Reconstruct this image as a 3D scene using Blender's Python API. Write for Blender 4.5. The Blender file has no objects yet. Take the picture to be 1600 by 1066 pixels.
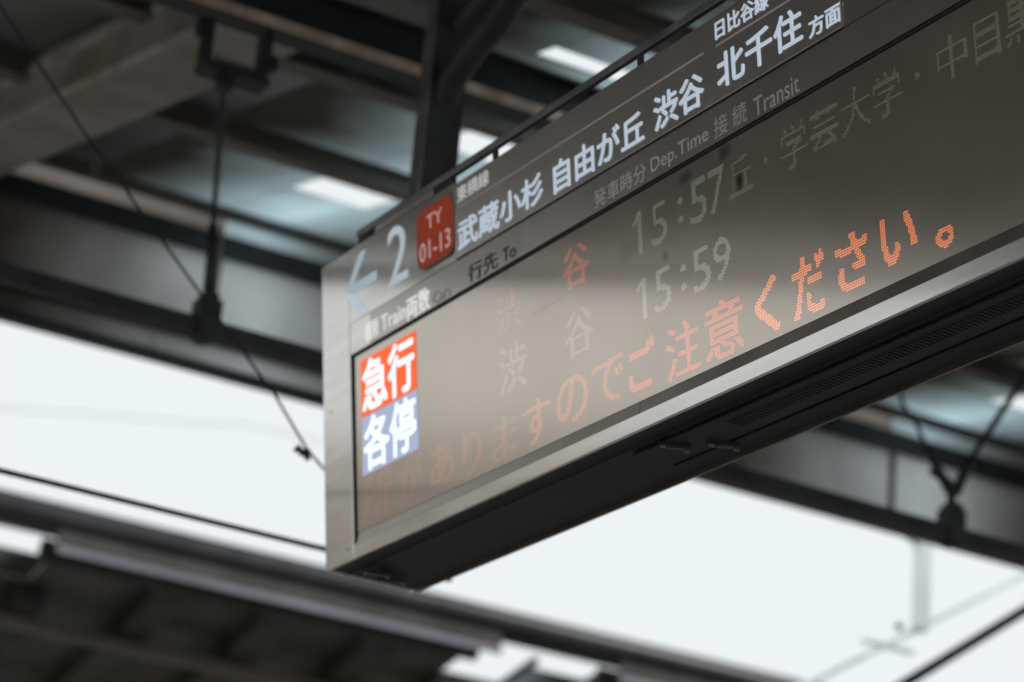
import bpy, bmesh, math, random
from mathutils import Vector, Matrix
random.seed(7)
sc = bpy.context.scene
C = sc.collection
R = math.radians

# ------------------------------------------------------------------ camera
yaw, pit, rol = R(28.633), R(20.9675), R(5.078)
Fv = Vector((math.sin(yaw)*math.cos(pit), math.cos(yaw)*math.cos(pit), math.sin(pit)))
R0 = Vector((math.cos(yaw), -math.sin(yaw), 0)); U0 = R0.cross(Fv)
Rv = math.cos(rol)*R0 + math.sin(rol)*U0
Uv = -math.sin(rol)*R0 + math.cos(rol)*U0
cam = bpy.data.cameras.new('camera'); co = bpy.data.objects.new('camera', cam); C.objects.link(co)
M = Matrix((( Rv.x, Uv.x, -Fv.x, 0), (Rv.y, Uv.y, -Fv.y, 0), (Rv.z, Uv.z, -Fv.z, 1.6), (0, 0, 0, 1)))
co.matrix_world = M
cam.lens = 4389/1600*36; cam.sensor_width = 36; cam.sensor_fit = 'HORIZONTAL'
cam.clip_start = .1; cam.clip_end = 2000
cam.dof.use_dof = True; cam.dof.focus_distance = 5.35; cam.dof.aperture_fstop = 2.7
cam.dof.aperture_blades = 7
sc.camera = co

# ------------------------------------------------------------------ light
SUN_EL, SUN_AZ = R(48), R(205)
w = bpy.data.worlds.new('World'); sc.world = w; w.use_nodes = True
nt = w.node_tree; bg = nt.nodes['Background']
sky = nt.nodes.new('ShaderNodeTexSky'); sky.sky_type = 'NISHITA'; sky.sun_disc = False
sky.sun_elevation = SUN_EL; sky.sun_rotation = SUN_AZ; sky.dust_density = 5; sky.air_density = 1.2
mx = nt.nodes.new('ShaderNodeMix'); mx.data_type = 'RGBA'; mx.inputs[0].default_value = .93
nt.links.new(sky.outputs[0], mx.inputs[6]); mx.inputs[7].default_value = (9.05, 9.45, 9.6, 1)   # even bright cloud cover
nt.links.new(mx.outputs[2], bg.inputs[0]); bg.inputs[1].default_value = .1
sl = bpy.data.lights.new('sun', 'SUN'); sl.energy = 1.5; sl.angle = R(14); sl.color = (1, .96, .9)
so = bpy.data.objects.new('sun', sl); C.objects.link(so)
so.rotation_euler = Vector((math.sin(SUN_AZ)*math.cos(SUN_EL), math.cos(SUN_AZ)*math.cos(SUN_EL), math.sin(SUN_EL))).to_track_quat('Z', 'Y').to_euler()
sc.view_settings.view_transform = 'Standard'; sc.view_settings.look = 'None'
sc.view_settings.exposure = 0; sc.view_settings.gamma = 1
sc.render.engine = 'CYCLES'
sc.cycles.max_bounces = 10; sc.cycles.diffuse_bounces = 5; sc.cycles.glossy_bounces = 5
sc.cycles.use_denoising = True

# ------------------------------------------------------------------ materials
def mat(name, col, rough=.5, metal=0, spec=.5, var=.12, vscale=3, stretch=(1, 1, 1), bump=0, dirt=None, rvar=.1, coat=0):
    m = bpy.data.materials.new(name); m.use_nodes = True
    n = m.node_tree.nodes; l = m.node_tree.links; b = n['Principled BSDF']
    b.inputs['Metallic'].default_value = metal; b.inputs['Specular IOR Level'].default_value = spec
    b.inputs['Coat Weight'].default_value = coat; b.inputs['Coat Roughness'].default_value = .1
    tc = n.new('ShaderNodeTexCoord'); mp = n.new('ShaderNodeMapping'); mp.inputs['Scale'].default_value = stretch
    l.new(tc.outputs['Object'], mp.inputs[0])
    nz = n.new('ShaderNodeTexNoise'); nz.inputs['Scale'].default_value = vscale; nz.inputs['Detail'].default_value = 6
    nz.inputs['Roughness'].default_value = .6
    l.new(mp.outputs[0], nz.inputs['Vector'])
    cr = n.new('ShaderNodeValToRGB')
    d = dirt or tuple(c*(1-var*2) for c in col)
    cr.color_ramp.elements[0].position = .3; cr.color_ramp.elements[0].color = (*d, 1)
    cr.color_ramp.elements[1].position = .62; cr.color_ramp.elements[1].color = (*(min(1, c*(1+var*.5)) for c in col), 1)
    l.new(nz.outputs['Fac'], cr.inputs[0]); l.new(cr.outputs[0], b.inputs['Base Color'])
    mr = n.new('ShaderNodeMapRange'); mr.inputs[3].default_value = max(0.02, rough-rvar); mr.inputs[4].default_value = min(1, rough+rvar)
    l.new(nz.outputs['Fac'], mr.inputs[0]); l.new(mr.outputs[0], b.inputs['Roughness'])
    if bump:
        bp = n.new('ShaderNodeBump'); bp.inputs['Strength'].default_value = bump; bp.inputs['Distance'].default_value = .002
        l.new(nz.outputs['Fac'], bp.inputs['Height']); l.new(bp.outputs[0], b.inputs['Normal'])
    return m
def twolobe(m, rough2, fac):      # a second, broader lobe: fine scratches over the polished sheet
    n = m.node_tree.nodes; l = m.node_tree.links; b = n['Principled BSDF']
    g = n.new('ShaderNodeBsdfGlossy'); g.inputs['Roughness'].default_value = rough2
    l.new(b.inputs['Base Color'].links[0].from_socket, g.inputs['Color'])
    x = n.new('ShaderNodeMixShader'); x.inputs[0].default_value = fac
    l.new(b.outputs[0], x.inputs[1]); l.new(g.outputs[0], x.inputs[2])
    l.new(x.outputs[0], n['Material Output'].inputs['Surface']); return m
def emis(name, col, s, base=(.05, .05, .05)):
    m = bpy.data.materials.new(name); m.use_nodes = True; b = m.node_tree.nodes['Principled BSDF']
    b.inputs['Base Color'].default_value = (*base, 1); b.inputs['Roughness'].default_value = .5
    b.inputs['Emission Color'].default_value = (*col, 1); b.inputs['Emission Strength'].default_value = s
    return m
def led(name, col, s):      # a lamp shining through the tinted front sheet: light added to what the sheet reflects
    m = bpy.data.materials.new(name); m.use_nodes = True; n = m.node_tree.nodes; l = m.node_tree.links
    n.clear(); o = n.new('ShaderNodeOutputMaterial'); a = n.new('ShaderNodeAddShader')
    t = n.new('ShaderNodeBsdfTransparent'); e = n.new('ShaderNodeEmission')
    e.inputs[0].default_value = (*col, 1); e.inputs[1].default_value = s
    l.new(t.outputs[0], a.inputs[0]); l.new(e.outputs[0], a.inputs[1]); l.new(a.outputs[0], o.inputs[0])
    return m
def frosted(name, col, trans=.5, gloss=.15, wide=1.0):
    m = bpy.data.materials.new(name); m.use_nodes = True; n = m.node_tree.nodes; l = m.node_tree.links
    n.clear(); o = n.new('ShaderNodeOutputMaterial')
    tc = n.new('ShaderNodeTexCoord'); nz = n.new('ShaderNodeTexNoise'); nz.inputs['Scale'].default_value = .9; nz.inputs['Detail'].default_value = 4
    l.new(tc.outputs['Object'], nz.inputs['Vector'])
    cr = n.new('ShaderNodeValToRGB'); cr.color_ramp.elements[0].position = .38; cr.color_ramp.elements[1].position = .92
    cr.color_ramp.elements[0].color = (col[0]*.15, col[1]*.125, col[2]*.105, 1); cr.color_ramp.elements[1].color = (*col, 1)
    # painted glow, darkening away from each bay middle (bays repeat each 4.05 m)
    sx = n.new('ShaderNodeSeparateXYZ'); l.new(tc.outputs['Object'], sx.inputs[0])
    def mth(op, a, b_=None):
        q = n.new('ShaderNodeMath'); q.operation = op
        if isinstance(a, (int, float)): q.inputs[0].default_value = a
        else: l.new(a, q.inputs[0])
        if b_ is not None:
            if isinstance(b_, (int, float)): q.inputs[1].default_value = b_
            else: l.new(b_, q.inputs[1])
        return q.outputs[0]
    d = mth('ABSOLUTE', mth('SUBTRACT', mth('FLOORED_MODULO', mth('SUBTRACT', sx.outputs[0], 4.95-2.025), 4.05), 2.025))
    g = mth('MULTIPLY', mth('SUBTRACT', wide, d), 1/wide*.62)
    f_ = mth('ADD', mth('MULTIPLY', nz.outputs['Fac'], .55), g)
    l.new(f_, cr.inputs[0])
    tr = n.new('ShaderNodeBsdfTranslucent'); df = n.new('ShaderNodeBsdfDiffuse'); gl = n.new('ShaderNodeBsdfGlossy'); gl.inputs['Roughness'].default_value = .3
    gl.inputs['Color'].default_value = (.6, .6, .6, 1)
    l.new(cr.outputs[0], tr.inputs[0]); l.new(cr.outputs[0], df.inputs[0])
    a = n.new('ShaderNodeMixShader'); a.inputs[0].default_value = trans; l.new(df.outputs[0], a.inputs[1]); l.new(tr.outputs[0], a.inputs[2])
    b = n.new('ShaderNodeMixShader'); b.inputs[0].default_value = gloss; l.new(a.outputs[0], b.inputs[1]); l.new(gl.outputs[0], b.inputs[2])
    l.new(b.outputs[0], o.inputs[0]); return m

M_STEEL = mat('brushed stainless steel', (.82, .79, .755), .11, 1, var=.06, vscale=5, stretch=(.5, 1, 6), rvar=.02)
M_STRIP = mat('warm grey label strip', (.60, .56, .51), .2, 1, var=.06, vscale=4, rvar=.04)
M_SHEET = mat('grey lettering sheet', (.78, .73, .67), .2, 1, var=.05, vscale=4, rvar=.04)
M_DARKGAP = mat('black gasket', (.02, .018, .016), .6, var=.2)
M_HOUSING = mat('dark painted housing', (.050, .053, .060), .5, spec=.3, var=.2, vscale=2, bump=.1)
M_BEVEL = mat('bronze inner frame', (.42, .38, .33), .35, 1, var=.08, vscale=6)
M_RAIL = mat('dull purple grey steel', (.30, .29, .31), .4, .8, var=.2, vscale=8)
M_WHITE = None
M_WHITE2 = mat('white lettering film small', (.55, .57, .58), .5, var=.05)
M_PINK = mat('faded pinkish lettering', (.36, .30, .29), .5, var=.1)
M_GREYLET = mat('faded grey lettering', (.17, .17, .165), .5, var=.1)
M_BLUEARROW = mat('pale blue film', (.34, .45, .55), .5, var=.08)
M_RED = mat('line badge red', (.30, .028, .008), .5, var=.06)
M_DARKSTEEL = mat('dark painted steel', (.044, .047, .052), .5, spec=.4, var=.3, vscale=4, bump=.2)
M_PURLIN = mat('warm grey painted purlin', (.19, .17, .155), .45, spec=.4, var=.3, vscale=3, stretch=(.3, 1, 1), bump=.2)
M_GIRDER = mat('beige grey painted girder', (.38, .36, .33), .55, var=.22, vscale=2.2, bump=.3, dirt=(.24, .20, .165))
M_LIP = mat('pale girder edge', (.62, .58, .52), .5, var=.25, vscale=5)
M_HIGHLIGHT = mat('painted flange highlight', (.85, .68, .58), .5, var=.2, vscale=4, stretch=(3, 1, 1))  # warm highlight of the beam flange, as a colour
M_DECK = mat('dark metal roof sheet', (.15, .16, .165), .38, spec=.6, var=.25, vscale=1.5, bump=.1)
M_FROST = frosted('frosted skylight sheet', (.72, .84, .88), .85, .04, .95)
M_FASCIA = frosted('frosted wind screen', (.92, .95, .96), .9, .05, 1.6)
M_GUTTER = mat('glossy dark gutter', (.035, .036, .04), .3, .2, var=.2)
M_LAV = mat('lavender grey flashing', (.27, .25, .30), .4, 0, var=.15, vscale=5, stretch=(.2, 1, 1))
M_RIB = mat('brown black roof underside', (.07, .066, .064), .6, var=.3)
M_RIB2 = mat('dull lining board', (.13, .125, .122), .6, var=.25)
M_CONC = mat('concrete', (.42, .41, .385), .9, var=.15, vscale=.6, bump=.3)
M_BALLAST = mat('ballast', (.16, .145, .13), .95, var=.35, vscale=9, bump=1)
M_POLE = mat('flare washed pole', (.84, .92, .97), .4, var=.04)  # overexposed flare wash put into the colour of these distant things
M_WIRE = mat('black cable', (.015, .02, .018), .5, var=.2)
M_PORC = mat('brown insulator', (.05, .03, .025), .25, var=.2)
M_PALEWALL = mat('pale distant wall', (.46, .42, .38), .8, var=.05, vscale=.3)
M_SCREWS = mat('worn bare metal', (.5, .5, .5), .3, 1, var=.2)

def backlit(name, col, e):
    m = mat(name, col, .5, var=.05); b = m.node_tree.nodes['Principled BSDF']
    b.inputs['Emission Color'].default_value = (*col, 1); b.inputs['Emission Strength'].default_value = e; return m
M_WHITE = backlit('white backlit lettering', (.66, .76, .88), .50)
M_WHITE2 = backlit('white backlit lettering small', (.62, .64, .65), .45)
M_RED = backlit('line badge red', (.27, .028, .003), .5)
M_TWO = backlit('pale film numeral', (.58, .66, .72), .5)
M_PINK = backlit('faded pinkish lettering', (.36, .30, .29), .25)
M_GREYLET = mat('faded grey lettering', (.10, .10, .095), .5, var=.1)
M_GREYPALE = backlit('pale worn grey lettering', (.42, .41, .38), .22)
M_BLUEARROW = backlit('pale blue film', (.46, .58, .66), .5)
for m_ in (M_STEEL, M_STRIP, M_SHEET): twolobe(m_, .34, .35)
# glass-like display sheet with a few smudges of dirt at fixed places
def display_mat():
    m = mat('tinted display sheet', (.65, .575, .50), .12, 1, var=.04, vscale=2.5, rvar=.02)
    n = m.node_tree.nodes; l = m.node_tree.links; b = n['Principled BSDF']
    src = b.inputs['Base Color'].links[0].from_socket
    tc = n.new('ShaderNodeTexCoord'); nz = n.new('ShaderNodeTexNoise'); nz.inputs['Scale'].default_value = 30; nz.inputs['Detail'].default_value = 5
    l.new(tc.outputs['Object'], nz.inputs['Vector'])
    mixv = n.new('ShaderNodeVectorMath'); mixv.operation = 'MULTIPLY_ADD'
    l.new(nz.outputs['Color'], mixv.inputs[0]); mixv.inputs[1].default_value = (.02, 0, .02); l.new(tc.outputs['Object'], mixv.inputs[2])
    prev = src
    for (s, u, rx, rz, k) in ((1.79, .495, .022, .018, .55), (1.835, .415, .012, .02, .8), (1.645, .49, .025, .012, .45), (1.42, .40, .05, .02, .12), (1.56, .345, .012, .012, .3), (1.08, .375, .08, .006, .12)):
        sb = n.new('ShaderNodeVectorMath'); sb.operation = 'SUBTRACT'; l.new(mixv.outputs[0], sb.inputs[0]); sb.inputs[1].default_value = (s+.01, 0, u+.01)
        dv = n.new('ShaderNodeVectorMath'); dv.operation = 'DIVIDE'; l.new(sb.outputs[0], dv.inputs[0]); dv.inputs[1].default_value = (rx, 1, rz)
        ln = n.new('ShaderNodeVectorMath'); ln.operation = 'LENGTH'; l.new(dv.outputs[0], ln.inputs[0])
        mr = n.new('ShaderNodeMapRange'); mr.interpolation_type = 'SMOOTHSTEP'
        mr.inputs[1].default_value = .3; mr.inputs[2].default_value = 1.5; mr.inputs[3].default_value = k; mr.inputs[4].default_value = 0
        l.new(ln.outputs['Value'], mr.inputs[0])
        mx = n.new('ShaderNodeMix'); mx.data_type = 'RGBA'; l.new(mr.outputs[0], mx.inputs[0]); l.new(prev, mx.inputs[6]); mx.inputs[7].default_value = (.04, .04, .035, 1)
        prev = mx.outputs[2]
    l.new(prev, b.inputs['Base Color'])
    return twolobe(m, .36, .3)
M_DISP = display_mat()

# ------------------------------------------------------------------ helpers
def tag(o, label=None, cat=None, group=None, kind=None):
    if label: o['label'] = label
    if cat: o['category'] = cat
    if group: o['group'] = group
    if kind: o['kind'] = kind
    return o
def empty(name, loc=(0, 0, 0), label=None, cat=None, group=None, kind=None):
    o = bpy.data.objects.new(name, None); C.objects.link(o); o.location = loc
    return tag(o, label, cat, group, kind)
class MB:
    def __init__(s): s.v = []; s.f = []
    def quadbox(s, p):            # 8 corner points: bottom 4, top 4
        b = len(s.v); s.v += [tuple(q) for q in p]
        for f in ((0, 3, 2, 1), (4, 5, 6, 7), (0, 1, 5, 4), (1, 2, 6, 5), (2, 3, 7, 6), (3, 0, 4, 7)): s.f.append(tuple(b+i for i in f))
        return s
    def box(s, x0, x1, y0, y1, z0, z1, sl=0):   # sl: z rises sl per metre of y (a sloping beam)
        P = [(x, y, z + sl*y) for z in (z0, z1) for (x, y) in ((x0, y0), (x1, y0), (x1, y1), (x0, y1))]
        return s.quadbox(P)
    def prism(s, prof, x0, x1):   # profile of (y,z) points extruded along x
        b = len(s.v); n = len(prof)
        s.v += [(x0, y, z) for y, z in prof] + [(x1, y, z) for y, z in prof]
        s.f.append(tuple(b+i for i in range(n))[::-1]); s.f.append(tuple(b+n+i for i in range(n)))
        for i in range(n): s.f.append((b+i, b+(i+1) % n, b+n+(i+1) % n, b+n+i))
        return s
    def tube(s, pts, r, n=10, r2=None):
        pts = [Vector(p) for p in pts]; b0 = len(s.v); k = len(pts)
        up = Vector((0, 0, 1))
        for i, p in enumerate(pts):
            t = (pts[min(i+1, k-1)] - pts[max(i-1, 0)]).normalized()
            a = t.cross(up if abs(t.z) < .9 else Vector((1, 0, 0))).normalized(); c = t.cross(a)
            rr = r if r2 is None else r + (r2-r)*i/(k-1)
            for j in range(n):
                th = 2*math.pi*j/n + math.pi/n; s.v.append(tuple(p + a*rr*math.cos(th) + c*rr*math.sin(th)))
        for i in range(k-1):
            for j in range(n):
                s.f.append((b0+i*n+j, b0+i*n+(j+1) % n, b0+(i+1)*n+(j+1) % n, b0+(i+1)*n+j))
        s.f.append(tuple(b0+j for j in range(n))[::-1]); s.f.append(tuple(b0+(k-1)*n+j for j in range(n)))
        return s
    def build(s, name, m, parent=None, smooth=False, bevel=0):
        me = bpy.data.meshes.new(name); me.from_pydata(s.v, [], s.f); me.materials.append(m)
        bm = bmesh.new(); bm.from_mesh(me); bmesh.ops.recalc_face_normals(bm, faces=bm.faces)
        if bevel: bmesh.ops.bevel(bm, geom=bm.edges[:], offset=bevel, segments=2, affect='EDGES', profile=.5)
        bm.to_mesh(me); bm.free()
        if smooth:
            for p in me.polygons: p.use_smooth = len(p.vertices) == 4
        o = bpy.data.objects.new(name, me); C.objects.link(o)
        if parent: o.parent = parent
        return o
def copy_tree(o, parent=None):
    c = o.copy(); C.objects.link(c)
    if parent: c.parent = parent; c.matrix_parent_inverse = o.matrix_parent_inverse.copy()
    for ch in list(o.children): copy_tree(ch, c)
    return c

# ------------------------------------------------------------------ glyph geometry
_fc = {}
def glyphs(txt, bold=0.0):
    k = (txt, bold)
    if k in _fc: return _fc[k]
    if txt == '1': return [(.55, 0), (.85, 0), (.85, 2.6), (.55, 2.6), (0, 2.1), (0, 1.8), (.55, 2.2)], [(0, 1, 2), (0, 2, 3), (3, 4, 5), (3, 5, 6)]
    cu = bpy.data.curves.new('letters', 'FONT'); cu.body = txt; cu.offset = bold; cu.resolution_u = 3
    o = bpy.data.objects.new('letters', cu); C.objects.link(o)
    dg = bpy.context.evaluated_depsgraph_get(); me = o.evaluated_get(dg).to_mesh(); me.calc_loop_triangles()
    V = [(v.co.x, v.co.y) for v in me.vertices]; T = [tuple(t.vertices) for t in me.loop_triangles]
    o.evaluated_get(dg).to_mesh_clear(); bpy.data.objects.remove(o); bpy.data.curves.remove(cu)
    _fc[k] = (V, T); return V, T
def fit(V, s0, s1, u0, u1):
    xs = [v[0] for v in V]; ys = [v[1] for v in V]; a, b, c, d = min(xs), max(xs), min(ys), max(ys)
    return [(s0+(x-a)/(b-a)*(s1-s0), u0+(y-c)/(d-c)*(u1-u0)) for x, y in V]
def lettering(txt, s0, s1, u0, u1, m, parent, y=-.0012, bold=.0, name='lettering'):
    V, T = glyphs(txt, 0); V = fit(V, s0, s1, u0, u1); h = u1-u0; vs = []; fs = []
    offs = [(0, 0)] if not bold else [(0, 0)] + [(bold*h*math.cos(k*math.pi/3), bold*h*math.sin(k*math.pi/3)) for k in range(6)]
    for k, (dx, dz) in enumerate(offs):
        b = len(vs); vs += [(s+dx, y-k*.00006, u+dz) for s, u in V]; fs += [tuple(b+i for i in t) for t in T]
    me = bpy.data.meshes.new(name); me.from_pydata(vs, [], fs); me.materials.append(m)
    o = bpy.data.objects.new(name, me); C.objects.link(o); o.parent = parent; return o
def led_text(txt, s0, s1, u0, u1, m, parent, bold=.0, pitch=.0050, y=-.0006):
    V, T = glyphs(txt, 0); V = fit(V, s0, s1, u0, u1)
    on = set()
    for t in T:
        (ax, ay), (bx, by), (cx, cy) = (V[i] for i in t)
        det = (bx-ax)*(cy-ay)-(cx-ax)*(by-ay)
        if abs(det) < 1e-12: continue
        for i in range(int(min(ax, bx, cx)/pitch), int(max(ax, bx, cx)/pitch)+2):
            for j in range(int(min(ay, by, cy)/pitch), int(max(ay, by, cy)/pitch)+2):
                x, z = i*pitch, j*pitch
                p = ((x-ax)*(cy-ay)-(cx-ax)*(z-ay))/det; q = ((bx-ax)*(z-ay)-(x-ax)*(by-ay))/det
                if p >= -.01 and q >= -.01 and p+q <= 1.01: on.add((i, j))
    if bold > .012: on |= {(i+1, j) for i, j in on}
    if bold > .03: on |= {(i, j+1) for i, j in on}
    vs = []; fs = []; r = pitch*.40
    for i, j in sorted(on):
        x, z = i*pitch, j*pitch; b = len(vs)
        vs += [(x+r*math.cos(a), y, z+r*math.sin(a)) for a in [math.pi/6+k*math.pi/3 for k in range(6)]]
        fs.append(tuple(range(b, b+6)))
    me = bpy.data.meshes.new('led_text'); me.from_pydata(vs, [], fs); me.materials.append(m)
    o = bpy.data.objects.new('led_text', me); C.objects.link(o); o.parent = parent; o['kind'] = 'stuff'; return o

# ================================================================== ground
def struct(o): o['kind'] = 'structure'; return o
struct(MB().box(-300, 300, -300, 300, -1.6, -1.25).build('ground', M_BALLAST))
struct(MB().box(-60, 80, -7, 9.4, -1.246, 0).build('platform', M_CONC))
struct(MB().box(-60, 80, 16.6, 27, -1.246, 0).build('far_platform', M_CONC))
g = 'steel running rails between the platforms'
for i, y in enumerate((10.6, 11.67, 13.9, 14.97)):
    tag(MB().prism([(y-.07, -1.245), (y+.07, -1.245), (y+.07, -1.225), (y+.01, -1.21), (y+.01, -1.13), (y+.035, -1.12), (y+.035, -1.09), (y-.035, -1.09), (y-.035, -1.12), (y-.01, -1.13), (y-.01, -1.21), (y-.07, -1.225)], -60, 80).build('rail', M_RAIL),
        'steel running rail on the ballast, ' + ('nearest to the near platform', 'second from the near platform', 'third from the near platform', 'farthest from the near platform')[i], 'rail', g)

# ================================================================== near canopy
Z0 = 1.6
SL = .2
def zr(H, y): return Z0 + H + SL*y
canopy = empty('platform_canopy', (3.3, 6.6, 0), 'near platform roof of dark sheets with frosted skylight strips, above the departure board', 'canopy')
canopy_inv = Matrix.Translation((-3.3, -6.6, 0))
def under(o, root, inv): o.parent = root; o.matrix_parent_inverse = inv; return o
XL, XR = -16, 28
strips = [(4.45+4.05*k, 5.65+4.05*k) for k in range(0, 6)]
DH = 2.98
# opaque deck bays between skylight strips (outer slope)
YV, YE = 6.1, 11.62
def rise(y): return zr(DH, y) if y >= YV else zr(DH, YV) + .12*(YV-y)
edges = [XL] + [e for s in strips for e in (s[0]-.46, s[1]+.36)] + [XR]
for i in range(0, len(edges), 2):
    a, b = edges[i], edges[i+1]
    if b-a < .05: continue
    n = max(1, round((b-a)/.75)); 
    mb = MB(); wd = (b-a)/n
    for k in range(n):            # standing seam sheets: one part per sheet
        o = MB().box(a+k*wd+.004, a+(k+1)*wd-.004, YV, YE, Z0+DH, Z0+DH+.03, SL).build('roof_sheet', M_DECK); under(o, canopy, canopy_inv)
        o = MB().quadbox([(x, y, z+rise(y)) for z in (0, .03) for x, y in ((a+k*wd+.004, -6), (a+(k+1)*wd-.004, -6), (a+(k+1)*wd-.004, YV-.005), (a+k*wd+.004, YV-.005))]).build('roof_sheet', M_DECK); under(o, canopy, canopy_inv)
# seams
for s0, s1 in strips:
    for (a, b, y0, y1) in ((s0-.45, s0-.12, 6.2, 7.946), (s0-.116, s0+.24, 6.2, 7.80), (s0+.62, s1+.35, 6.2, 7.946),
                           (s0-.45, s0+.24, 7.95, 10.0), (s0+.62, s1+.35, 7.95, 10.0), (s0-.45, s0+.24, 10.05, 11.6), (s0+.62, s1+.35, 10.05, 11.6)):
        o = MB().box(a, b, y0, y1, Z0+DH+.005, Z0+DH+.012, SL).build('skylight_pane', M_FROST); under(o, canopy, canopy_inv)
    o = MB().quadbox([(x, y, z+rise(y)) for z in (0, .03) for x, y in ((s0-.455, -6), (s1+.355, -6), (s1+.355, YV-.005), (s0-.455, YV-.005))]).build('roof_sheet', M_DECK); under(o, canopy, canopy_inv)
    # the middle light of each bay is open for a short length; the rest is sheeted
    for (y0, y1) in ((6.2, 7.77), (8.05, 8.95), (9.45, 10.18), (10.82, 11.6)):
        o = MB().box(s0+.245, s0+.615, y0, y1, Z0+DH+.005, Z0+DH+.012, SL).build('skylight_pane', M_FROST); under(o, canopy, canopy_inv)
def ibeam(y, H, depth, fl, m, name='purlin', x0=XL, x1=XR, t=.012):
    z = zr(H, y)
    prof = [(y-fl/2, z), (y+fl/2, z), (y+fl/2, z+t), (y+t/2, z+t), (y+t/2, z+depth-t), (y+fl/2, z+depth-t), (y+fl/2, z+depth), (y-fl/2, z+depth), (y-fl/2, z+depth-t), (y-t/2, z+depth-t), (y-t/2, z+t), (y-fl/2, z+t)]
    o = MB().prism(prof, x0, x1).build(name, m); return under(o, canopy, canopy_inv)
ibeam(7.93, 2.72, .185, .11, M_DARKSTEEL, 'main_beam')
tr_ = MB().box(XL, XR, 7.868, 7.873, zr(2.72, 7.93)-.004, zr(2.72, 7.93)+.034).build('flange_highlight', M_HIGHLIGHT); under(tr_, canopy, canopy_inv)  # pale strip paints the bounce-lit flange edge of the main beam
for y, H, d in ((7.2, 2.88, .1), (6.5, 2.88, .1), (8.71, 2.88, .1), (10.03, 2.88, .1), (11.56, 2.945, .035)):
    ibeam(y, H, d, .09, M_PURLIN)
for k in range(9):
    y = 5.2-1.2*k; z = rise(y)
    o = MB().box(XL, XR, y-.04, y+.04, z-.18, z-.003).build('purlin', M_PURLIN); under(o, canopy, canopy_inv)
# sloping box girders with lipped flanges, one per column
GX = (3.13, 3.44)
def girder(dx):
    a, b = GX[0]+dx, GX[1]+dx
    o = MB().box(a+.012, b-.012, 7.99, 11.3, Z0+2.735, Z0+DH-.006, SL).build('girder', M_GIRDER); under(o, canopy, canopy_inv)
    lo = MB().box(a, b, 7.99, 11.3, Z0+2.715, Z0+2.733, SL).build('lower_flange', M_GIRDER); l2 = MB().box(a-.006, a-.001, 7.99, 11.3, Z0+2.712, Z0+2.745, SL).build('edge_lip', M_LIP); l2.parent = o; lo.parent = o
    up = MB().box(a-.004, a+.011, 7.99, 11.3, Z0+2.90, Z0+2.93, SL).build('upper_lip', M_LIP); up.parent = o
    return o
gd = girder(0)
for dx in (-8.1, 8.1, 16.2):
    c = gd.copy(); C.objects.link(c); c.parent = canopy; c.matrix_parent_inverse = canopy_inv; c.location.x += dx
    for ch in gd.children:
        d = ch.copy(); C.objects.link(d); d.parent = c
# columns with curved branch arms
def column(dx):
    x0, x1 = 3.25, 3.358
    y0, y1 = 6.57, 6.64
    mb = MB().box(x0, x1, y0, y1, 4.36, 5.62)
    o = mb.build('hanger_post', M_DARKSTEEL); under(o, canopy, canopy_inv)
    fl = MB().box(x0-.008, x0-.001, y0+.004, y1-.004, 4.37, 5.6).build('skylit_face_plate', M_RAIL); fl.parent = o  # paler plate paints the skylit side of the post
    for (sx, pts) in ((3.30, ((6.66, 4.98), (6.62, 5.10), (6.54, 5.20), (6.42, 5.25), (6.30, 5.28), (6.2, 5.34), (6.12, 5.44), (6.05, 5.60))),
                      (3.33, ((6.70, 5.18), (6.66, 5.30), (6.58, 5.38), (6.46, 5.42), (6.34, 5.44), (6.24, 5.50), (6.16, 5.62)))):
        a = MB().tube([(sx, y, z) for y, z in pts], .042, 10).build('branch_arm', M_DARKSTEEL, smooth=True); a.parent = o
    return o
cl = column(0)
for dx in (-8.1, 8.1):
    c = cl.copy(); C.objects.link(c); c.parent = canopy; c.matrix_parent_inverse = canopy_inv; c.location.x += dx
    for ch in cl.children:
        d = ch.copy(); C.objects.link(d); d.parent = c
# hanging fascia of frosted boards, each its own part
YF = 11.66
def fascia(a, b, z0, z1, m=None): 
    o = MB().box(a+.006, b-.006, YF, YF+.012, z0, z1).build('fascia_panel', m or M_FASCIA); return under(o, canopy, canopy_inv)
x = -15.53
wds = 1.35
while x < XR:
    fascia(x, x+wds, Z0+4.70, Z0+5.085, M_DECK if x < -3.0 else None)  # unseen left boards made opaque and dark to dim the departure board's reflection
    o = MB().box(x-.014, x+.014, YF-.03, YF-.004, Z0+4.69, Z0+5.085).build('mullion', M_PURLIN); under(o, canopy, canopy_inv)
    x += wds
o = MB().box(XL, XR, YF-.03, YF+.05, Z0+4.64, Z0+4.695).build('fascia_rail', M_DARKSTEEL); under(o, canopy, canopy_inv)
for i in range(0, len(edges), 2):
    a, b = edges[i], edges[i+1]
    if b-a > .05: under(MB().box(a, b+.78, 11.72, 11.74, Z0+5.10, Z0+5.33).build('closure_board', M_PURLIN), canopy, canopy_inv)
for s0, s1 in strips:
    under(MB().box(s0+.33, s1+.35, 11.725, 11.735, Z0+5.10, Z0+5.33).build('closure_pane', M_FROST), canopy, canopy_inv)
under(MB().box(XL, XR, YF-.03, YF+.03, Z0+5.09, Z0+5.195).build('fascia_top_rail', M_DARKSTEEL), canopy, canopy_inv)
# lower glazed apron that ends behind the board
x = XL+.2
while x < 6.2:
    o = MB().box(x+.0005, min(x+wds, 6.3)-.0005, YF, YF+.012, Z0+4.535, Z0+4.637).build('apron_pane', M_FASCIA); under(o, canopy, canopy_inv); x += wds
o = MB().box(XL, 6.3, YF-.03, YF+.05, Z0+4.495, Z0+4.532).build('apron_rail', M_DARKSTEEL); under(o, canopy, canopy_inv)

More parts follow.
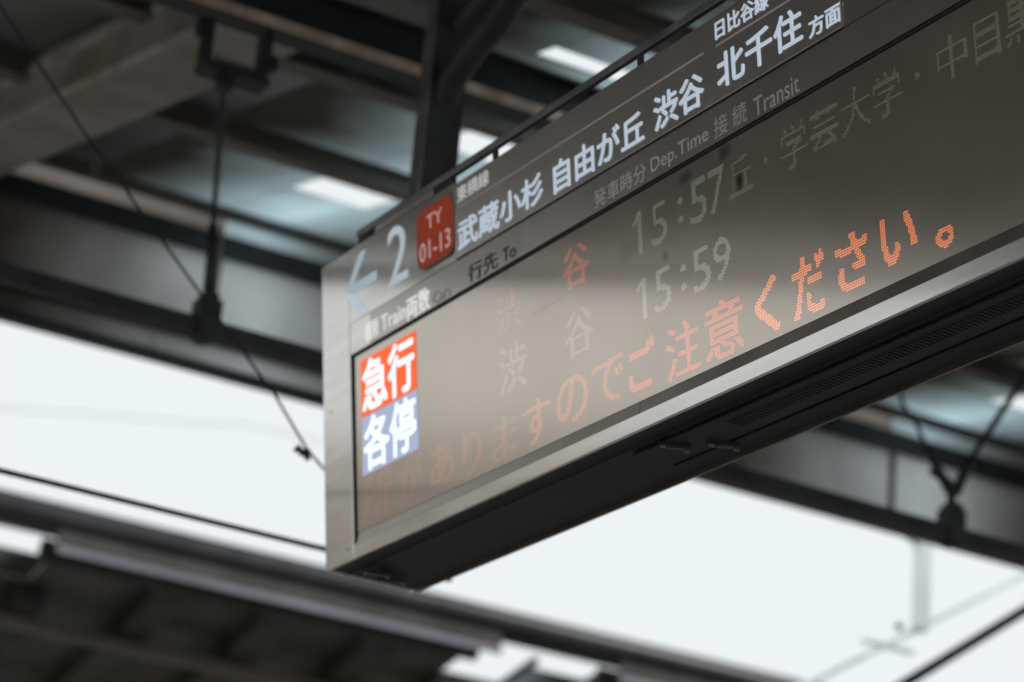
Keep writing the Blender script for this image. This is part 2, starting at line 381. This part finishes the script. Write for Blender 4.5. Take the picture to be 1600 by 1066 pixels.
# ================================================================== hung pipe with clamps and stays
pipe = empty('hung_cable_beam', (3.4, 8.5, 5.07), 'dark square beam hung on rods below the roof edge, running behind the board', 'beam')
inv = Matrix.Translation((-3.4, -8.5, -5.07))
under(MB().box(XL, XR, 8.47, 8.53, Z0+3.402, Z0+3.463).build('beam_tube', M_DARKSTEEL, bevel=.006), pipe, inv)
for x in (3.428, 6.705, 11.5, -4.7):
    c_ = MB().box(x-.042, x+.042, 8.455, 8.545, Z0+3.39, Z0+3.535); c_.box(x-.022, x+.022, 8.46, 8.54, Z0+3.38, Z0+3.39)
    c_.box(x-.028, x+.028, 8.46, 8.54, Z0+3.535, Z0+3.56)
    o = c_.build('clamp', M_DARKSTEEL, bevel=.006); under(o, pipe, inv)
def rod(pts, r, m=M_DARKSTEEL, r2=None, name='stay_rod', n=8):
    o = MB().tube(pts, r, n, r2).build(name, m, smooth=True); return under(o, pipe, inv)
rod([(3.428, 8.5, 5.14), (3.41, 8.5, 5.42)], .022, r2=.017, name='rod_sleeve')
rod([(3.41, 8.5, 5.40), (3.14, 7.9, 5.66)], .010)
s_ = rod([(3.452, 8.5, 5.15), (3.447, 8.5, 5.42)], .006, M_GIRDER)
rod([(6.70, 8.5, 5.14), (6.701, 8.5, 5.24), (6.60, 8.5, 5.26+.02)], .02)
rod([(6.69, 8.5, 5.21), (6.62, 8.5, 5.30), (6.57, 8.5, 5.37)], .02)
rod([(6.57, 8.5, 5.37), (6.50, 8.5, 5.47), (6.44, 8.5, 5.52), (6.42, 8.5, 5.62)], .009)
rod([(6.72, 8.5, 5.21), (6.79, 8.5, 5.37)], .022)
rod([(6.79, 8.5, 5.37), (7.06, 8.5, 5.79), (7.34, 8.5, 6.2)], .014)
# hanger cradle on the left rod
cr_ = MB(); cr_.box(3.045, 3.070, 7.86, 7.93, 5.70, 5.86); cr_.box(3.252, 3.284, 7.86, 7.93, 5.72, 5.885); cr_.box(3.045, 3.284, 7.85, 7.94, 5.672, 5.702)
cr_.box(3.115, 3.165, 7.87, 7.92, 5.63, 5.672); cr_.box(3.02, 3.05, 7.87, 7.92, 5.80, 5.86); cr_.box(3.28, 3.315, 7.87, 7.92, 5.75, 5.80)
under(cr_.build('hanger_cradle', M_DARKSTEEL, bevel=.004), pipe, inv)
cb_ = MB().box(3.075, 3.245, 7.845, 7.855, 5.704, 5.716).build('cradle_plate', M_SCREWS); under(cb_, pipe, inv)

# ================================================================== wires
wz = MB(); wz.tube([(-20, 7.4, Z0+.3245*7.4), (3.9, 7.4, Z0+.3245*7.4)], .009, 6)
tag(wz.build('contact_wire', M_WIRE, smooth=True), 'thin straight dark wire crossing the white sky low on the left of the board', 'wire')
mw = empty('span_wire', (3.186, 7, 4.146), 'thin slanting wire with a small insulator against the sky left of the board', 'wire')
minv = Matrix.Translation((-3.186, -7, -4.146))
pts = [(1.2, 7, 6.1), (2.171, 7, 5.119), (2.394, 7, 4.897), (2.807, 7, 4.519), (3.066, 7, 4.285), (3.15, 7, 4.19), (3.186, 7, 4.15), (3.253, 7, 4.10), (3.42, 7, 3.985)]
under(MB().tube(pts, .0045, 6).build('wire_strand', M_WIRE, smooth=True), mw, minv)
ins = MB(); 
for k in range(4): ins.tube([(3.150+k*.010, 7, 4.148-k*.004), (3.156+k*.010, 7, 4.145-k*.004)], .013-.001*(k % 2)*3, 10)
ins.tube([(3.186, 7, 4.152), (3.19, 7, 4.12)], .008, 8)
under(ins.build('insulator', M_PORC, smooth=True), mw, minv)

# ================================================================== far canopy
far = empty('far_canopy', (8, 20, 0), 'dark roof of the opposite platform seen from below under the sky gap', 'canopy')
finv = Matrix.Translation((-8, -20, 0))
def F(o): return under(o, far, finv)
ZG = Z0+5.09
prof = []
for k in range(9):
    th = math.pi*(1+k/8); prof.append((16.16+.13*math.cos(th), ZG-.08+.105*math.sin(th)))
prof += [(16.29, ZG), (16.27, ZG), (16.03+.02, ZG), (16.03, ZG)]
gu = F(MB().prism([(16.03, ZG)] + prof[:9] + [(16.29, ZG)], 1.0, 50).build('gutter', M_GUTTER, smooth=True))
for a_, b_ in ((1.0, 4.9), (5.7, 8.9), (9.85, 50)):
    F(MB().prism([(16.37, Z0+4.83), (16.42, Z0+4.80), (16.42, Z0+4.90), (16.37, Z0+4.95)], a_, b_).build('soffit_board', M_RIB))
    F(MB().box(a_, b_, 16.05, 16.07, Z0+4.785, Z0+4.830).build('flashing', M_LAV)); F(MB().box(a_, b_, 16.072, 16.09, Z0+4.79, Z0+4.98).build('soffit_board', M_RIB))
def fz(y): return Z0+4.93-.2*(y-16.42)
op = [(4.95, 5.85), (8.92, 9.9), (13.3, 14.3)]
xs = sorted([1.0, 50] + [e for q in op for e in q])
def slab(a, b, y0, y1, m, nm, t0=0, t1=.03):
    return F(MB().quadbox([(x, y, fz(y)+t) for t in (t0, t1) for x, y in ((a, y0), (b, y0), (b, y1), (a, y1))]).build(nm, m))
for i in range(0, len(xs), 2):
    a, b = xs[i], xs[i+1]; n = max(1, int((b-a)/1.5)); wd = (b-a)/n
    for k in range(n): slab(a+k*wd+.005, a+(k+1)*wd-.005, 16.47, 18.2, M_RIB2, 'lining_board')
xs2 = 1.0
while xs2 < 50:
    slab(xs2+.005, xs2+1.995, 18.21, 22, M_RIB2, 'lining_board'); slab(xs2+.005, xs2+1.995, 22.01, 26, M_RIB2, 'lining_board'); xs2 += 2
x = 1.2
while x < 50:
    inop = any(a-.15 < x < b+.15 for a, b in op)
    slab(x-.11, x+.11, 17.0 if inop else 16.5, 26, M_RIB, 'rafter', -.16, -.004); x += .78
for y in (17.15, 18.25, 19.2, 20.3, 21.5):
    F(MB().box(1, 50, y-.05, y+.05, fz(y)-.24, fz(y)-.165).build('purlin', M_PURLIN))
for a, b in op:
    slab(a-.02, b+.02, 16.97, 18.2, M_RIB2, 'lining_board')
    F(MB().box((a+b)/2-.02, (a+b)/2+.02, 16.48, 16.96, Z0+4.93+.2*16.42-.02, Z0+4.93+.2*16.42+.03, -.2).build('skylight_bar', M_DARKSTEEL))
    slab((a+b)/2+.025, b-.006, 16.62, 16.96, M_FROST, 'skylight_pane', .012, .018)
for x in (3.2, 11.3, 19.4):
    F(MB().box(x-.1, x+.1, 20.9, 21.1, 0, fz(21)-.25).build('column', M_DARKSTEEL))

# ================================================================== things in the bright gap at the right
tag(MB().tube([(11.5, 36, 14.15), (12.95, 36, 14.42), (14.5, 36, 14.68), (15.3, 36, 14.86), (16.15, 36, 14.89), (20, 36, 14.9)], .018, 6).build('distant_cable', M_POLE, smooth=True),
    'very faint pale cable far off in the white sky left of the board', 'cable')
lp = empty('line_pole', (10.05, 13, 6.20), 'flare-washed pale steel pole with slanting arm in the white sky at lower right', 'pole')
linv = Matrix.Translation((-10.05, -13, -6.20))
under(MB().box(10.0, 10.085, 12.96, 13.04, 6.20, 6.76).build('pole_shaft', M_POLE, bevel=.008), lp, linv)
under(MB().tube([(10.04, 13, 6.72), (9.76, 13, 6.82), (9.5, 13, 6.95), (8.9, 13, 7.35)], .018, 8).build('slanting_arm', M_POLE, smooth=True), lp, linv)
under(MB().box(9.62, 9.99, 12.98, 13.01, 6.04, 6.065).build('bracket', M_POLE), lp, linv)
cm = MB().tube([(9.87, 13, 6.20), (9.90, 13, 6.185)], .022, 10).build('speaker_head', M_WIRE, smooth=True); under(cm, lp, linv)
sb_ = tag(MB().quadbox([(8.9, 13.1, 5.46), (12.5, 13.1, 7.74), (12.5, 13.16, 7.74), (8.9, 13.16, 5.46), (8.9, 13.1, 5.50), (12.5, 13.1, 7.78), (12.5, 13.16, 7.78), (8.9, 13.16, 5.50)]).build('sloping_pipe', M_POLE),
    'flare-washed pale sloping beam crossing behind the washed out pole at lower right', 'beam')
tag(MB().tube([(6.9, 11, 4.13), (8.396, 11, 5.19), (9.166, 11, 5.74), (12.5, 11, 8.12)], .028, 8).build('stay_cable', M_WIRE, smooth=True),
    'thick dark stay rising to the right across the bottom right corner', 'cable')

# unseen block added out of frame to shape the board's reflection
bl = empty('added_reflection_block', (-24, 44, -1.2), 'added pale block out of view, mirrored dimly in the board face', 'building')
binv = Matrix.Translation((24, -44, 1.2))
under(MB().box(-44, -2.5, 42, 56, -1.25, 12.3).build('added_block_wall', M_PALEWALL), bl, binv)
for k in range(14):
    for j in range(4):
        under(MB().box(-43+2.95*k, -41.3+2.95*k, 41.93, 41.99, .6+3*j, 2.1+3*j).build('added_block_window', M_GUTTER), bl, binv)

# ================================================================== departure board
TAU = R(-7.7)
P0 = Vector((2.87622652, 6.12682202, 3.53246947))
es = Vector((0, -1, 0)); eu = Vector((math.sin(TAU), 0, math.cos(TAU))); yin = eu.cross(es)   # into the board
board = empty('departure_board', P0, 'long stainless departure board with red and amber scrolling lettering, hung across the platform', 'departure board')
board.rotation_euler = Matrix((( es.x, yin.x, eu.x), (es.y, yin.y, eu.y), (es.z, yin.z, eu.z))).to_euler()
def wl(dx, dz):      # world offsets across the board -> local (depth, height)
    return (dx*yin.x + dz*yin.z, dx*eu.x + dz*eu.z)
SR = 5.2             # right end beyond the frame
W = .243
B = board
# housing (behind the face) : underside level, back face leaning the other way
tf = (.012, .790)
b0 = wl(.004, .0); b1 = wl(W, 0); t1 = wl(W+.095, .79)
prof = [(.010, .004), b0, b1, t1, (.012, .78)]
prof = [(.010, .003), (b1[0], b1[1]+.003), (t1[0], t1[1]), (.010, .780)]
MB().prism([(y, z) for y, z in prof], .004, SR).build('housing', M_HOUSING, B)
# underside plates: lips, groove and louvre slots
def under_box(s0, s1, dx0, dx1, dz0, dz1, mb=None):
    mb = mb or MB(); P = []
    for dz in (dz0, dz1):
        for s, dx in ((s0, dx0), (s1, dx0), (s1, dx1), (s0, dx1)):
            y, z = wl(dx, dz); P.append((s, y, z))
    return mb.quadbox(P)
under_box(0, SR, W-.004, W+.002, -.008, .012).build('back_lip', M_BEVEL, B)
under_box(0, SR, .052, .0535, -.0012, .002).build('underside_seam', M_DARKGAP, B)
under_box(1.3, SR, .178, .181, -.0022, .002).build('underside_seam', M_DARKGAP, B)
ap = under_box(1.30, SR, .075, .165, -.004, .001).build('access_plate', M_HOUSING, B)
sl_ = MB(); s = 1.62
while s < 2.95:
    under_box(s, s+.006, .098, .135, -.0062, -.0042, sl_); s += .0135
vent = sl_.build('vent_slots', M_DARKSTEEL, B); vent['kind'] = 'stuff'
# small latches under the board
def latch(s, dx, ang, name='cable_clip'):
    mb = MB()
    def q(a, b, c, d, h0, h1):
        ca, sa = math.cos(ang), math.sin(ang); P = []
        for dz in (h0, h1):
            for (u, v) in ((a, c), (b, c), (b, d), (a, d)):
                uu = s+u*ca-v*sa; vv = dx+u*sa+v*ca; y, z = wl(vv, dz); P.append((uu, y, z))
        mb.quadbox(P)
    q(-.035, .035, -.012, .012, -.010, -.003)
    o = mb.build('latch', M_HOUSING, B)
    mb = MB(); q(-.030, -.018, -.016, -.006, -.014, -.010); q(-.014, .022, -.004, -.001, -.013, -.010); q(.024, .034, .002, .012, -.014, -.010)
    c = mb.build('latch_screw', M_SCREWS); c.parent = o
for s, dx, a in ((1.42, .10, 1.1), (1.50, .17, 1.0), (.10, .09, 1.1), (.07, .15, .9)): latch(s, dx, a)
# face: stainless surround
def fb(s0, s1, u0, u1, y0, y1, m, name, parent=None, bev=0): return MB().box(s0, s1, y0, y1, u0, u1).build(name, m, parent or B, bevel=bev)
fb(0, .1515, .0, .796, 0, .009, M_STEEL, 'end_frame', bev=.0015)
fb(.1525, .70-.001, .602, .796, 0, .009, M_STEEL, 'header_plate')
fb(2.212, SR, .602, .788, 0, .009, M_STRIP, 'header_plate')
fb(.1525, SR, .0, .036, 0, .009, M_STEEL, 'bottom_frame', bev=.0015)
fb(.1525, .26, .521, .601, .001, .009, M_STEEL, 'label_strip')
strip = fb(.2605, SR, .521, .601, .001, .009, M_STRIP, 'label_strip')
# inner bevel below the display, in two lengths with a joint
def bevel_strip(s0, s1):
    MB().prism([(.004, .036), (.0075, .0625), (.009, .0625), (.009, .036)], s0, s1).build('inner_frame', M_BEVEL, B)
bevel_strip(.160, 1.438); bevel_strip(1.4405, SR)
fb(.1525, .1595, .036, .520, .0035, .009, M_DARKGAP, 'gasket')
fb(.1605, SR, .5135, .520, .0035, .009, M_DARKGAP, 'gasket')
disp = fb(.1600, SR, .063, .513, .0065, .0095, M_DISP, 'display_sheet')
# lettering sheet
sheet = fb(.700, 2.211, .603, .788, -.0035, .0085, M_SHEET, 'lettering_sheet', bev=.001)
fb(.700, 2.215, .5995, .6022, .0, .004, M_DARKGAP, 'sheet_groove')
# top edge: cap rail standing off on short posts
rail = MB().prism([(-.002, .816), (.014, .816), (.014, .834), (-.002, .834)], .20, SR).build('hanging_rail', M_RAIL, B, bevel=.002)
s = .26
while s < SR:
    fb(s, s+.014, .780, .8165, .001, .010, M_DARKSTEEL, 'rail_post'); s += .62
fb(.20, .69, .789, .8155, .003, .012, M_HOUSING, 'rail_filler')
fb(.30, .60, .797, .8150, -.001, .0025, M_STRIP, 'rail_clip')
# screw heads along the frame
def screw(s, u, y=-.0016, r=.0026):
    P = [(s+r*math.cos(R(45*k)), u+r*math.sin(R(45*k))) for k in range(8)]
    return poly(P, M_SCREWS2, 'screw', B, y=y, t=.0022)
M_SCREWS2 = mat('dull screw head', (.22, .21, .20), .35, 1, var=.2)
SCREWS = [(.12, .030), (.045, .40), (.045, .76)]
# header lettering
HL = M_WHITE
lettering('2', .362, .462, .634, .782, M_TWO, B, y=-.0016, bold=.0)
def poly(pts, m, name, parent=B, y=-.0018, t=.0012):
    n = len(pts); v = [(s, y, u) for s, u in pts] + [(s, y+t, u) for s, u in pts]
    me = bpy.data.meshes.new(name); f = [tuple(range(n)), tuple(range(n, 2*n))[::-1]] + [(i, (i+1) % n, n+(i+1) % n, n+i) for i in range(n)]
    me.from_pydata(v, [], f); me.materials.append(m); bm = bmesh.new(); bm.from_mesh(me); bmesh.ops.recalc_face_normals(bm, faces=bm.faces); bm.to_mesh(me); bm.free()
    o = bpy.data.objects.new(name, me); C.objects.link(o); o.parent = parent; return o
for q in SCREWS: screw(*q)
arrow = poly([(.134, .690), (.214, .772), (.246, .772), (.176, .700), (.300, .700), (.300, .676), (.176, .676)], M_BLUEARROW, 'arrow')
poly([(.134, .689), (.176, .675), (.252, .606), (.214, .606)], M_WHITE, 'arrow_barb', arrow, y=-.0018)
def rrect(s0, s1, u0, u1, r):
    P = []
    for cx, cy, a0 in ((s1-r, u1-r, 0), (s0+r, u1-r, 90), (s0+r, u0+r, 180), (s1-r, u0+r, 270)):
        for k in range(7): a = R(a0+15*k); P.append((cx+r*math.cos(a), cy+r*math.sin(a)))
    return P
badge = poly(rrect(.520, .702, .622, .776, .036), mat('badge rim', (.45, .20, .17), .5), 'badge_rim', y=-.0060, t=.005)
plate = poly(rrect(.5255, .6965, .627, .771, .032), M_RED, 'badge_plate', badge, y=-.0068, t=.0009)
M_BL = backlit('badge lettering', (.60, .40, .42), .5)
lettering('TY', .574, .650, .716, .751, M_BL, badge, y=-.0074, bold=.012)
lettering('01-13', .536, .686, .642, .689, M_BL, badge, y=-.0074, bold=.012)
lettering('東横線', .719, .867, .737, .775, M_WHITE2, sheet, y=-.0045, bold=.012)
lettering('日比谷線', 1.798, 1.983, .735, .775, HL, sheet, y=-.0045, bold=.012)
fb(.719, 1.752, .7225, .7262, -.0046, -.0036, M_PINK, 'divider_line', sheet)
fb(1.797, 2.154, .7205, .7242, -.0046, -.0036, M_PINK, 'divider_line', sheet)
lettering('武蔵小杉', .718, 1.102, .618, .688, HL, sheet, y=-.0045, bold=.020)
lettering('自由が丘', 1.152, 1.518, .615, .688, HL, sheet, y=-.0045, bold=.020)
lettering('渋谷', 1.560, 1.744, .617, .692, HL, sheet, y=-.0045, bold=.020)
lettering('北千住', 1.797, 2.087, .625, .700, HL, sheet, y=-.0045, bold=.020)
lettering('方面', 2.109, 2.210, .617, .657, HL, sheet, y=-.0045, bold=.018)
# label strip lettering
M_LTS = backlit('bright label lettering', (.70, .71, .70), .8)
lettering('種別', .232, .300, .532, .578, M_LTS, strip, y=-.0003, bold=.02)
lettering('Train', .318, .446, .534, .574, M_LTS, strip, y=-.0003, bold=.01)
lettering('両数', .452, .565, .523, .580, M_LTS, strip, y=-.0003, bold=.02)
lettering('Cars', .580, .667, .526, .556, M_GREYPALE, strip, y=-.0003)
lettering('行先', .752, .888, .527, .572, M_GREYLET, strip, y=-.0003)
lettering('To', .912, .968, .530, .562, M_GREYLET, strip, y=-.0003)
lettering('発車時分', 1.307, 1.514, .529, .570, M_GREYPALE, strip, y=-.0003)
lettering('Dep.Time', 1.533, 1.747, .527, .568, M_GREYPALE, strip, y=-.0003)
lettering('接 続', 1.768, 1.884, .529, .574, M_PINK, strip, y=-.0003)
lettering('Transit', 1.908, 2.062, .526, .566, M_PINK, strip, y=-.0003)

# full colour train type panels
YD = .0058
D = disp
def led_panel(s0, s1, u0, u1, txt, bg, nm, fgc):
    p = fb(s0, s1, u0, u1, YD-.0006, YD+.0002, emis(nm+' field', bg[0], bg[1]), 'type_field', D)
    lettering(txt, s0+.012, s1-.012, u0+.008, u1-.008, emis(nm+' letters', fgc, 1.25), p, y=YD-.0012, bold=.03)
led_panel(.196, .482, .347, .492, '急行', ((1.0, .13, .02), 1.0), 'express', (.85, .92, 1))
led_panel(.198, .484, .198, .345, '各停', ((.40, .45, .64), .95), 'local', (.80, .92, 1))
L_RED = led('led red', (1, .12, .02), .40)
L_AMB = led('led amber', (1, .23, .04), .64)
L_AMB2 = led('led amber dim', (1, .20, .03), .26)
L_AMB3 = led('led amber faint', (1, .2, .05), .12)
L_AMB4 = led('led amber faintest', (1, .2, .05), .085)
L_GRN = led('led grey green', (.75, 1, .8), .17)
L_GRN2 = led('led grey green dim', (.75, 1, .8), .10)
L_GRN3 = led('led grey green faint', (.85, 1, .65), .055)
L_ORG = led('led orange', (1, .14, .02), .26)
L_ORG2 = led('led orange dim', (1, .2, .08), .14)
def cells(items, m, bold=.02, pitch=.0050):
    for t, s0, s1, u0, u1 in items: led_text(t, s0, s1, u0, u1, m, D, bold, pitch, YD)
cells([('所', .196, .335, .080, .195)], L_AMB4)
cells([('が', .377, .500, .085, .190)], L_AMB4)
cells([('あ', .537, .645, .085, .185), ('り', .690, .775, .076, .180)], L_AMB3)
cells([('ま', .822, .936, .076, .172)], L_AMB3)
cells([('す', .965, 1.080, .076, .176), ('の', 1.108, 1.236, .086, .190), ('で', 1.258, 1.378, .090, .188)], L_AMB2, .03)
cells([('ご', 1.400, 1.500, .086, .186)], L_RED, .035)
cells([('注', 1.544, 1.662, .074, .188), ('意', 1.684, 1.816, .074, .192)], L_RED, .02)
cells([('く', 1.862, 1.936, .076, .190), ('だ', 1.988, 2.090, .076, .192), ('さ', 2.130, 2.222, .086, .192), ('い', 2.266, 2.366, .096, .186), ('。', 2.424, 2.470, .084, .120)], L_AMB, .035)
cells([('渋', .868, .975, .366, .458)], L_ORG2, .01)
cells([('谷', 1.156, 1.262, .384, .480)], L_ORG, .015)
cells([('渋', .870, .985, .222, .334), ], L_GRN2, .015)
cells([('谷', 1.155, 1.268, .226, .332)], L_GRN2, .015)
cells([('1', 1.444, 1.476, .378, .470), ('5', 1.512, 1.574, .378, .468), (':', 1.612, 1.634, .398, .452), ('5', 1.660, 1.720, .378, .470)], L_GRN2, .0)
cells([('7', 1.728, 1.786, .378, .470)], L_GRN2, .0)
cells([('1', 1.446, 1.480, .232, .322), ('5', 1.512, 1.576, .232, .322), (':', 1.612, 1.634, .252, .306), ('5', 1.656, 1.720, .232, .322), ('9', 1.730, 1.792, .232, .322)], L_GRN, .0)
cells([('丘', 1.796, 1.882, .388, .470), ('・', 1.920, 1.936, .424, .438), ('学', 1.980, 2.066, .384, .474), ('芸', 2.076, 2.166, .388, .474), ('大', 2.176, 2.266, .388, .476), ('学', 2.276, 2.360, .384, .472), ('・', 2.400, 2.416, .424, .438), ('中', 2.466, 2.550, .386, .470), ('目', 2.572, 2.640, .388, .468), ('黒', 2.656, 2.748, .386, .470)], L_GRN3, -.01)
